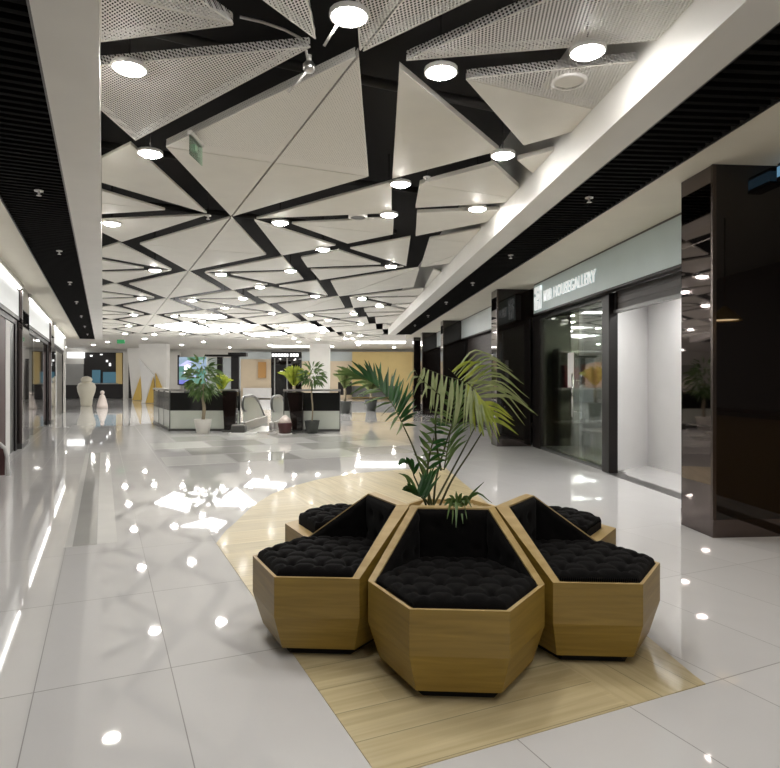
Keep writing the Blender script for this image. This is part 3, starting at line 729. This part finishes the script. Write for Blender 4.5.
MB().loft([[hexpt(k,sp,0) for k in range(6)],[hexpt(k,sp,.66) for k in range(6)],[hexpt(k,spi,.66) for k in range(6)],[hexpt(k,spi,.55) for k in range(6)]],cap=False).build('box',M['bench_edge'],t)
so=MB(); L,fa,rim=hexgrid(spi-.001,14); so.add([(p.x,p.y,.635+.012*math.sin(p.x*31)*math.cos(p.y*27)+random.uniform(-.006,.006)) for p in L],fa); so.build('sand',M['soil'],t,True)

# ------------------------------------------------------------------ palm
def bez(pts,n):
    P=[Vector(p) for p in pts]
    if len(P)==2: return [P[0].lerp(P[1],i/n) for i in range(n+1)]
    out=[]                                   # Catmull-Rom
    Q=[P[0]*2-P[1]]+P+[P[-1]*2-P[-2]]
    m=len(P)-1
    for i in range(n+1):
        s=i/n*m; k=min(int(s),m-1); x=s-k; a,b,c,d=Q[k],Q[k+1],Q[k+2],Q[k+3]
        out.append(.5*((2*b)+(c-a)*x+(2*a-5*b+4*c-d)*x*x+(3*b-a-3*c+d)*x**3))
    return out
def blade(mb,base,mid,tip,w,view):
    P=bez([base,mid,tip],7); n=len(P); vs=[]
    for i,p in enumerate(P):
        t=(P[min(i+1,n-1)]-P[max(i-1,0)]).normalized()
        sd=t.cross(view).normalized(); x=i/(n-1)
        ww=w*(.35+.65*min(1,x/.25))*(1-max(0,(x-.35)/.65)**1.6)+.0008
        up=sd.cross(t).normalized()
        vs+=[p-sd*ww+up*ww*.35,p,p+sd*ww+up*ww*.35]
    fs=[]
    for i in range(n-1):
        a=i*3; fs+=[(a,a+1,a+4,a+3),(a+1,a+2,a+5,a+4)]
    mb.add(vs,fs)
palm=thing('potted_palm','tall green kentia palm with arching fronds growing from the planter in the bench ring','plant',(C0.x,C0.y,.648))
PINV=Vector((C0.x,C0.y,.648))
def loc(p): return Vector(p)-PINV
def frond(stem,rach,sets,mat,r=.008):
    st=bez([loc(PX(*p)) for p in stem],14); ra=bez([loc(PX(*p)) for p in rach],20)
    rr=[r*(1-.45*i/(len(st)-1)) for i in range(len(st))]
    m=MB().tube(st,rr,7).tube(ra,[r*.5*(1-.8*i/20) for i in range(21)],5)
    fo=m.build('frond_stem',M['stem'],palm,True)
    for tips,n,s0_,s1_,w,lift,mt in sets:
        tp=bez([loc(PX(*p)) for p in tips],60); lm=MB()
        for i in range(n):
            x=i/max(1,n-1); b=ra[int(round((s0_+(s1_-s0_)*x)*20))]; tt=tp[int(round(x*60))]
            tt=tt+Vector((random.uniform(-1,1),random.uniform(-1,1),random.uniform(-1,1)))*.02
            mid=(b+tt)/2+Vector((0,0,lift*(tt-b).length))+Vector((random.uniform(-1,1),random.uniform(-1,1),0))*.01
            view=Vector((math.sin(TH)+random.uniform(-.5,.5),math.cos(TH)+random.uniform(-.5,.5),random.uniform(-.4,.4)))
            blade(lm,b,mid,tt,w*random.uniform(.85,1.1),view)
        lm.build('leaflets',M[mt or mat],fo,True)
# left frond
frond([(434,513,4.0),(425,480,4.0),(413,447,3.98),(403,425,3.95)],[(403,425,3.95),(392,404,3.9),(375,385,3.85),(356,375,3.8)],
 [([(418,424,4.05),(417,404,4.1),(411,386,4.1),(402,379,4.1),(394,372,4.08),(383,367,4.02),(374,362,3.95),(363,361,3.9),(350,362,3.82)],26,.0,.78,.012,.02,None),
  ([(396,437,3.8),(386,420,3.72),(372,409,3.7),(360,400,3.66),(346,392,3.6),(338,381,3.6)],11,.05,.85,.008,.05,'leaf_mid'),
  ([(330,375,3.7),(336,366,3.75)],3,.8,1.0,.009,.06,'leaf_mid')],'leaf_dark')
# right frond, drooping
frond([(437,512,4.05),(452,480,4.05),(470,452,4.05),(483,431,4.02)],[(483,431,4.02),(481,402,4.0),(467,383,4.0),(442,375,3.98),(420,366,3.95)],
 [([(495,440,3.85),(488,437,3.85),(481,431,3.85),(472,433,3.85),(464,428,3.85),(456,427,3.85),(447,424,3.85),(440,421,3.85),(433,414,3.85),(428,402,3.85),(416,384,3.85)],25,.18,.96,.0095,.03,'leaf_pale'),
  ([(519,432,4.2),(514,424,4.2),(506,418,4.2),(498,440,3.9),(492,438,3.9)],8,.08,.42,.012,.10,'leaf_yellow'),
  ([(480,432,3.9),(484,436,3.88),(478,434,3.9)],4,.2,.5,.020,.02,'leaf_yellow'),
  ([(537,415,4.5),(531,412,4.5),(525,407,4.5)],3,.3,.5,.012,.10,'leaf_pale')],'leaf_mid')
# arcs behind
frond([(430,512,4.2),(447,480,4.25),(463,450,4.3),(476,425,4.35)],[(476,425,4.35),(474,404,4.35),(468,390,4.35),(458,378,4.3),(448,368,4.3)],
 [([(523,425,4.6),(527,415,4.6),(529,405,4.6),(527,396,4.62),(522,384,4.65),(515,371,4.65),(505,362,4.6),(494,357,4.6)],12,.35,.85,.0065,.22,'leaf_pale'),
  ([(492,370,4.5),(484,364,4.45),(476,362,4.4)],4,.5,.9,.012,.12,'leaf_yellow')],'leaf_mid')
# middle upright fronds
frond([(433,512,4.1),(436,480,4.1),(444,450,4.08),(452,425,4.05)],[(444,470,4.1),(449,440,4.08),(453,415,4.05),(455,388,4.02)],
 [([(424,470,3.95),(425,450,3.95),(428,432,3.95),(433,415,3.98),(440,398,4.0),(449,380,4.02)],17,.02,.97,.009,.07,None),
  ([(463,446,4.2),(469,430,4.2),(472,414,4.2),(470,400,4.15),(466,388,4.1),(458,378,4.05)],17,.02,.97,.009,.10,'leaf_mid')],'leaf_mid')
frond([(430,512,4.0),(428,488,4.0),(428,462,3.98),(434,438,3.95)],[(428,495,4.0),(428,470,3.98),(432,446,3.95),(437,420,3.95)],
 [([(441,470,3.9),(446,455,3.9),(448,440,3.9),(446,424,3.92)],8,.1,.95,.011,.04,'leaf_dark'),
  ([(418,470,3.9),(417,450,3.9),(420,430,3.9),(428,415,3.92)],8,.1,.95,.013,.04,None)],'leaf_mid')
# thin arching stem to upper left
frond([(441,470,4.1),(436,440,4.0),(436,412,3.95),(440,395,3.9)],[(440,395,3.9),(428,385,3.85),(418,376,3.82),(414,368,3.8)],
 [([(418,398,3.7),(412,392,3.7),(408,384,3.7)],4,.2,.9,.008,.2,'leaf_pale')],'leaf_mid')
# low leaves
frond([(428,510,3.9),(421,492,3.88),(414,476,3.85)],[(414,476,3.85),(412,470,3.83),(408,463,3.8),(404,458,3.78)],
 [([(416,462,3.8),(410,460,3.8),(402,461,3.78),(396,465,3.75)],7,.1,.9,.012,.15,'leaf_dark')],'leaf_dark')
frond([(433,511,3.85),(428,503,3.84),(424,498,3.82)],[(424,500,3.82),(420,496,3.8),(414,492,3.78),(408,488,3.76)],
 [([(404,484,3.75),(403,487,3.7),(404,492,3.68)],5,.3,.9,.015,.08,'leaf_dark'),
  ([(396,473,3.75),(400,474,3.7)],2,.4,.8,.008,.2,'leaf_mid'),
  ([(440,474,3.9),(436,466,3.9),(430,470,3.9),(424,474,3.88)],8,.0,.5,.010,.02,'leaf_dark')],'leaf_dark')
# spreading low plant at the rim, a plant of its own
spider=thing('spider_plant','small grassy plant drooping over the planter rim behind the front bench','plant',CW((458-390)/F*3.83,3.83,.66))
PS=spider.location.copy(); lm=MB()
for (u,v,d,l,w) in ((447,519,3.5,.25,.012),(452,524,3.5,.25,.012),(456,528,3.48,.3,.013),(463,524,3.5,.25,.012),(467,519,3.5,.25,.011),(449,510,3.6,.2,.011),(441,511,3.65,.25,.010),(472,508,3.6,.25,.010),(492,503,3.75,.35,.008),(484,482,3.85,.02,.008),(478,494,3.8,.1,.009),(449,495,3.8,.15,.011),(462,493,3.8,.15,.012),(470,497,3.75,.2,.011),(456,491,3.85,.1,.010),(444,501,3.75,.2,.012)):
    tip=PX(u,v,d)-PS; mid=tip*.5+Vector((0,0,l*tip.length+.02))
    blade(lm,Vector((random.uniform(-.02,.02),random.uniform(-.02,.02),0)),mid,tip,w,Vector((math.sin(TH),math.cos(TH),random.uniform(-.5,.5))))
lm.build('leaves',M['leaf_mid'],spider,True)
MB().lathe([(.03,-.012),(.025,.02),(.012,.05)],10).build('crown',M['leaf_dark'],spider,True)

# ------------------------------------------------------------------ escalator well with glass balustrades
def cthing(name,label,cat,u,d,z=0,rot=0,group=None): return thing(name,label,cat,CW((u-390)/F*d,d,z),ROT_C+rot,group)
def wpx(a,b,d): return (b-a)/F*d
def balustrade(label,u0,u1,d,side=None):
    t=cthing('glass_balustrade',label,'balustrade',u0,d); W=wpx(u0,u1,d)
    runs=[((0,0),(W,0))]
    if side: runs.append(((0,0),side))
    for (a,b) in runs:
        a=Vector(a); b=Vector(b); dd=(b-a); L=dd.length; ex=dd/L; ny=Vector((-ex.y,ex.x))
        def bx(l0,l1,w,z0,z1):
            ps=[a+ex*l0-ny*w,a+ex*l1-ny*w,a+ex*l1+ny*w,a+ex*l0+ny*w]; return MB().prism([(p.x,p.y) for p in ps],z0,z1)
        bx(0,L,.012,.60,1.13).build('dark_glass_panel',M['glass_dark'],t)  # what shows in the glass is painted as dark and pale bands
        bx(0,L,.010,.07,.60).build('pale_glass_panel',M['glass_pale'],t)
        bx(0,L,.04,0,.07).build('base_shoe',M['steel_dark'],t)
        bx(-.02,L+.02,.035,1.17,1.23).build('handrail',M['metal'],t)
        k=max(1,int(L/1.2))
        for i in range(k+1): bx(i*L/k-.012,i*L/k+.012,.018,.05,1.17).build('post',M['steel_dark'],t)
    return t
balustrade('dark glass balustrade left of the escalator with a potted tree before it',170,240,18.4,(-1.75,3.4))
balustrade('dark glass balustrade right of the escalator with a slim tree before it',284,340,18.2,(1.8,3.2) if False else None)
def esc(label,u,d,lean,sgn):
    t=cthing('escalator_balustrade',label,'escalator',u,d,0,lean)
    hr=[(0,.35,.55),(0,.08,.60),(0,-.06,.72),(0,-.06,.86),(0,.08,.97),(0,.4,1.0),(0,1.4,.98),(0,2.2,.75),(0,3.4,.12)]
    MB().tube(bez(hr,30),.04,8).build('handrail',M['steel_dark'],t,True)
    g=[(.08,.25),(-.02,.62),(.02,.9),(.4,.97),(1.4,.95),(2.2,.70),(3.3,.12)]
    mb=MB(); n=len(g); mb.add([(-.01,y,z) for y,z in g]+[(.01,y,z) for y,z in g],[tuple(range(n)),tuple(range(2*n-1,n-1,-1))]+[(i,(i+1)%n,(i+1)%n+n,i+n) for i in range(n)])
    mb.build('glass_side',M['glass_pale'],t)
    MB().box(-.09,.09,0,3.3,.0,.25).build('skirt',M['metal'],t,bevel=.03)
esc('left escalator balustrade with curved grey handrail',243,18.6,0,1)
esc('right escalator balustrade with curved grey handrail',272,18.6,0,-1)
tag(MB().box(.10,.76,0,2.2,.0005,.02).build('escalator_landing',M['metal'],loc=CW((243-390)/F*17.9,17.9),rotz=ROT_C),'ribbed metal landing plate between the escalator balustrades','escalator')
def lean_panel(label,u0,u1,u2,u3,d,v0,v1):
    c=(u0+u3)/2; t=cthing('info_pylon',label,'panel',c,d)
    zt=EYE+(V0-v0)/F*d; X=lambda u:(u-c)/F*d
    m=MB(); q=[(X(u2),.06),(X(u3),.06),(X(u1),zt),(X(u0),zt)]
    m.add([(x,-.12,z) for x,z in q]+[(x,.12,z) for x,z in q],[(3,2,1,0),(4,5,6,7),(0,1,5,4),(1,2,6,5),(2,3,7,6),(3,0,4,7)])
    m.build('body',M['black_gloss'],t,bevel=.02); MB().box(X(u2)-.03,X(u3)+.03,-.2,.2,0,.06).build('base_plate',M['steel_dark'],t)
lean_panel('black tapering panel standing left of the escalator',223,238,225,236,18.12,391,428)
lean_panel('black leaning panel standing right of the escalator',287,304,293,303,17.95,392,428)
t=cthing('rubbish_bin','small dark box on a white foot at the left side of the escalator',"bin",240,17.3)
MB().box(-.22,.16,-.14,.14,.05,.24).build('body',M['steel_dark'],t,bevel=.02); MB().box(-.28,.45,-.18,.18,0,.05).build('foot',M['boarding'],t,bevel=.01); MB().box(-.2,.14,-.12,.12,.24,.27).build('lid',M['metal'],t)
t=cthing('rubbish_bin','dark red and pink bin at the right side of the escalator',"bin",285,17.3)
MB().lathe([(.16,.03),(.20,.3),(.18,.32)],16).build('body',M['maroon'],t,True); MB().lathe([(.18,.32),(.15,.42),(.04,.52)],16).build('lid',M['pinkwhite'],t,True); MB().lathe([(.2,0),(.2,.03)],16).build('foot',M['boarding'],t)
# potted trees
def leaf_cloud(center,rx,rz,n,size,par,mat):
    m=MB()
    for _ in range(n):
        while True:
            p=Vector((random.uniform(-1,1),random.uniform(-1,1),random.uniform(-1,1)))
            if .2<p.length<1: break
        c=Vector(center)+Vector((p.x*rx,p.y*rx,p.z*rz)); d=Vector((p.x,p.y,p.z*.6-.35+random.uniform(-.3,.3))).normalized()
        blade(m,c,c+d*size*.5+Vector((0,0,.02)),c+d*size,size*.13,Vector((random.uniform(-1,1),random.uniform(-1,1),random.uniform(-1,1))).normalized())
    return m.build('foliage',mat,par,True)
t=cthing('potted_tree','small leafy tree in a white pot before the left glass balustrade','plant',203,17.6)
MB().lathe([(.17,0),(.24,.36),(.245,.40),(.20,.40),(.19,.34)],4 if False else 20).build('pot',M['pot_white'],t,True)
MB().lathe([(.195,.345),(.195,.35)],14).build('soil',M['plinth'],t)
MB().tube(bez([(0,0,.34),(.03,0,.7),(-.02,0,1.05),(.03,0,1.4)],12),[.05]*6+[.04]*7,8).build('trunk',M['bark'],t,True)
leaf_cloud((0,0,1.55),.42,.55,230,.26,t,M['leaf_mid'])
t=cthing('potted_tree','slim leafy tree in a dark tapered pot before the right glass balustrade','plant',312,17.6)
MB().lathe([(.15,0),(.21,.33),(.22,.36),(.18,.36),(.17,.30)],20).build('pot',M['pot_dark'],t,True)
MB().lathe([(.175,.305),(.175,.31)],14).build('soil',M['plinth'],t)
MB().tube(bez([(0,0,.30),(.02,0,.7),(-.01,0,1.1),(0,0,1.5)],12),.022,8).build('trunk',M['bark'],t,True)
leaf_cloud((0,0,1.62),.30,.28,130,.22,t,M['leaf_mid'])
def spiky(label,u,d,z,r,h,n,mat):
    t=cthing('potted_plant',label,'plant',u,d); m=MB()
    for i in range(n):
        a=random.uniform(0,2*PI); e=random.uniform(.15,1); tip=Vector((math.cos(a)*r*e,math.sin(a)*r*e,z+h*(1.25-.6*e)))
        b=Vector((0,0,z)); blade(m,b,(b+tip)/2+Vector((0,0,h*.25)),tip,.07,Vector((math.sin(a),-math.cos(a),.2)))
    m.build('leaves',mat,t,True)
    MB().lathe([(.22,0),(.30,.5),(.31,.55),(.26,.55)],18).build('pot',M['pot_dark'],t,True)
    MB().tube([(0,0,.5),(0,0,z+.02)],.06,8).build('stem',M['bark'],t,True)
spiky('spiky yellow-green plant behind the right balustrade before the black shop',294,25,1.25,.8,.75,60,M['leaf_yellow'])
spiky('yellow-green plant behind the left balustrade beside the video screen',221,26,1.0,.6,.7,40,M['leaf_yellow'])
spiky('pale green plant behind the right balustrade under the yellow wall',345,28,1.1,.7,.9,50,M['leaf_pale'])
spiky('olive plant in a dark planter near the yellow wall',371,30,.9,.8,.7,60,M['leaf_pale'])

# ------------------------------------------------------------------ far end of the hall
DF=50.0
def cbox(mb,u0,u1,v0,v1,d,th=.1,ref=None):
    ru,rd,rz=ref; x0=(u0-ru)/F*d; x1=(u1-ru)/F*d
    # both ends keep their own lateral place at depth d; local origin at (ru, rd)
    ox=(ru-390)/F*rd; x0=(u0-390)/F*d-ox; x1=(u1-390)/F*d-ox
    return mb.box(x0,x1,d-rd,d-rd+th,max(0,EYE+(V0-v1)/F*d)-rz,EYE+(V0-v0)/F*d-rz)
struct(MB().box(-45,25,DF+.5,DF+.7,0,4.7).build('wall_far',M['white'],rotz=ROT_C))
struct(MB().box(-45,25,0,DF+1-34,0,.06).build('ceiling_2',M['white'],loc=CW(0,34.3,ZP+.115),rotz=ROT_C))
def flat(name,label,cat,parts,u,d,z=0):
    t=thing(name,label,cat,CW((u-390)/F*d,d,z),ROT_C)
    for nm,mat,rects,dd,th in parts:
        m=MB()
        for (u0,u1,v0,v1) in rects: cbox(m,u0,u1,v0,v1,dd,th,(u,d,z))
        m.build(nm,M[mat],t)
    return t
flat('far_shop','far dark shop at the left end with a blue display and an ochre side strip','shop',[('wall','dark_frame',[(84,122,352.5,398.6)],50,.3),('display','blue',[(92,100,370,383),(103,116,372,383)],49.9,.1),('side_strip','ochre',[(116,122,353,384)],49.8,.15),('sill','grey_wall',[(84,118,383,384.2)],49.8,.15),('spotlight','letter_dim',[(90,92,355,356.5),(106,107.5,360,362),(109,110.5,363,366),(100,102,354,355)],49.7,.08)],103,50)
flat('far_shop','far grey shop unit at the left end under a bright ceiling patch','shop',[('wall','grey_wall',[(40,83.5,364,398.6)],50,.3),('dark_base','dark_frame',[(62,82,385,398.5)],49.8,.2),('light_box','letter_dim',[(67,83,352,358)],49.6,.3)],66,50)
t=flat('far_shop','far cream shop front with an orange poster beyond the escalator','shop',[('wall','cream_wall',[(240,271,359,398.6)],50,.3),('fascia','fascia_pale',[(240,270.8,351.8,359)],49.8,.3),('poster','poster',[(258,266,362,378)],49.8,.1),('counter','boarding',[(243,270.8,388,398)],49.5,.3)],255,50)
t=flat('far_shop','far black shop front with a white lettered strip over a dark doorway','shop',[('wall','black_gloss',[(271,301.5,352,398.6)],50,.3),('sign_strip','dark_frame',[(271.5,301,352,358)],49.8,.2),('door_frame','grey_wall',[(274,275,358,398),(286.5,287.5,358,398)],49.8,.15),('lamp','letter_dim',[(280,282.5,371,373)],49.7,.1)],286,50)
mb=MB()
for q in range(9): mb.box(-1.08+q*.24,-1.08+q*.24+(.19 if q!=5 else .10),-.26,-.22,3.36,3.60)
mb.build('lettering',M['letter_dim'],t)
flat('far_shop','far pale shop front between the black shop and the yellow wall','shop',[('wall','cream_wall',[(301.8,351.8,361,398.6)],50,.3),('fascia','fascia_pale',[(301.8,351.8,351.8,361)],49.8,.3),('counter','dark_frame',[(338,351.5,382,395)],48,.4)],327,50)
flat('yellow_wall','plain yellow wall at the far end beyond the palm','wall',[('panel','ochre',[(352.2,430,351.8,398.6)],49.5,.3),('dark_base','steel_dark',[(352,395,386,397)],48.5,.4)],385,49.5)
t=flat('video_screen','big video screen with white characters behind the left potted tree','screen',[('display','screen',[(179,206,357,384)],34,.1),('frame','dark_frame',[(177.5,179,355,385),(179,206,384,385.5)],34,.14),('stand','steel_dark',[(184,202,385.5,407.5)],34.05,.1)],192,34)
add_text('S','lettering',t,M['letter_dim'],.75,.02,(-.42,-.04,1.78),(1,0,0),bold=.02)
flat('far_shop','far shop with dark mullions and a sloping dark awning right of the video screen','shop',[('wall','fascia_pale',[(206,240,358,404)],41,.2),('mullion','dark_frame',[(217,222,357,385),(231,238.5,354,400)],40.8,.3),('awning','dark_frame',[(205,240,354.5,356.5),(228,246,352.5,356.5)],40.5,.5)],222,41)
flat('far_shop','far pale wall with a dark doorway left of the gold-footed column','shop',[('wall','white',[(123,180,352,399)],49.8,.25),('doorway','dark_frame',[(128.5,132,360,398.5)],49.6,.2)],150,49.8)
def facet_column(label,u0,u1,d,gold=True,vb=403.2):
    c=(u0+u1)/2; W=wpx(u0,u1,d)/2; t=cthing('faceted_column',label,'column',c,d)
    top=[(-W,-.4,3.84),(W,-.4,3.84),(W,.25,3.84),(-W,.25,3.84)]
    bot=[(-W*.75,-.3,0),(W*.9,-.3,0),(W*.9,.25,0),(-W*.75,.25,0)]
    mid=[(-W*.9,-.36,2.0),(W,-.36,2.0),(W,.25,2.0),(-W*.9,.25,2.0)]
    MB().loft([bot,mid,top]).build('shaft',M['white_face'],t)
    if gold:
        def tri(a,b,c_,nm,mat,y):
            MB().add([(a[0],y,a[1]),(b[0],y,b[1]),(c_[0],y,c_[1]),(a[0],y+.12,a[1]),(b[0],y+.12,b[1]),(c_[0],y+.12,c_[1])],[(0,1,2),(5,4,3),(0,3,4,1),(1,4,5,2),(2,5,3,0)]).build(nm,M[mat],t)
        tri((-W*.45,.02),(W*.28,.02),(W*.12,1.75),'gold_facet','gold',-.52)
        tri((-W*.75,.02),(-W*.45,.02),(W*.0,1.7),'white_facet','white_face',-.55)
        tri((-W*.95,2.9),(W*.2,1.75),(-W*.5,.02),'white_facet','boarding',-.50)
        tri((W*.28,1.0),(W*.72,1.0),(W*.25,1.95),'gold_facet','gold',-.5)
facet_column('white faceted column with gold triangular foot left of the escalator',141,168.5,40.8)
t=cthing('faceted_column','farther white faceted column with a gold foot, partly behind the nearer one','column',137,46)
MB().loft([[(-.28,-.2,0),(.5,-.2,0),(.5,.5,0),(-.28,.5,0)],[(-.6,-.3,3.84),(.6,-.3,3.84),(.6,.6,3.84),(-.6,.6,3.84)]]).build('shaft',M['white_face'],t)
MB().add([(-.2,-.4,.02),(.45,-.4,.02),(.45,-.4,1.9),(-.2,-.22,.02),(.45,-.22,.02),(.45,-.22,1.9)],[(0,1,2),(5,4,3),(0,3,4,1),(1,4,5,2),(2,5,3,0)]).build('gold_facet',M['gold'],t)
facet_column('white square column rising behind the right balustrade',310,330,40.8,False)
for i,(u,d,w_,l_) in enumerate(((380,39,3.2,2.2),(300,44,4.5,1.6))):  # the second trough is added to brighten the far end
    t=cthing('light_trough',['long bright ceiling light before the yellow wall','bright ceiling light added over the far black shop'][i],'light',u,d,ZP+.052)
    MB().box(-w_/2,w_/2,0,l_,0,.02).build('diffuser',M['luminous'],t); MB().box(-w_/2-.05,w_/2+.05,-.05,l_+.05,.02,.06).build('tray',M['sprinkler'],t)
fd=None  # grid of downlights added to lift the dim far end
for i in range(5):
    for j in range(4):
        p=CW(-27+i*6.2+(j%2)*2.5,37.2+j*3.3,ZP+.115)
        lab='small round downlight added in the plain white ceiling over the far shops'
        if fd is None: fd=downlight(p,lab,'added downlights over the far shops','lamp_far')
        else: dup(fd,p,lab,group='added downlights over the far shops')
# pale figures standing at the far left
t=cthing('ceramic_urn','large cream urn with a wide lid standing at the far left before the dark shop','urn',86.5,36)
MB().lathe([(.26,0),(.30,.05),(.34,.45),(.47,.85),(.50,1.10),(.42,1.30),(.30,1.36)],24).build('body',M['cream'],t,True)
MB().lathe([(.24,1.36),(.30,1.46),(.31,1.56),(.22,1.66),(.06,1.72)],24).build('lid',M['cream'],t,True)
t=cthing('cone_figurine','small pinkish white cone-shaped figurine beside the large cream urn','figurine',102.3,33.5)
MB().lathe([(.28,0),(.27,.15),(.20,.45),(.12,.68),(.08,.72)],20).build('body',M['pinkwhite'],t,True)
MB().lathe([(.03,.71),(.10,.77),(.11,.84),(.08,.91),(.02,.94)],16).build('head',M['pinkwhite'],t,True)

# ------------------------------------------------------------------ camera, world, view
cam=bpy.data.cameras.new('camera'); co=bpy.data.objects.new('camera',cam); COL.objects.link(co)
co.location=(0,0,EYE); co.rotation_euler=(PI/2,0,-TH); cam.sensor_width=36; cam.sensor_fit='HORIZONTAL'
cam.lens=F/780*36; cam.shift_y=-4/780; cam.clip_start=.05; cam.clip_end=200
SC.camera=co
w=bpy.data.worlds.new('world'); SC.world=w; w.use_nodes=True
w.node_tree.nodes['Background'].inputs['Color'].default_value=(1,.98,.95,1); w.node_tree.nodes['Background'].inputs['Strength'].default_value=.5
vs=SC.view_settings; vs.view_transform='Standard'; vs.look='None'; vs.exposure=1.08; vs.gamma=1; vs.use_curve_mapping=False
SC.cycles.use_denoising=True; SC.cycles.max_bounces=10; SC.cycles.diffuse_bounces=5; SC.cycles.glossy_bounces=5; SC.cycles.transparent_max_bounces=16
SC.cycles.sample_clamp_indirect=6; SC.cycles.caustics_reflective=False; SC.cycles.caustics_refractive=False
SC.cycles.use_light_tree=True
print('panels',n_pan,'lights',len(near_xy))
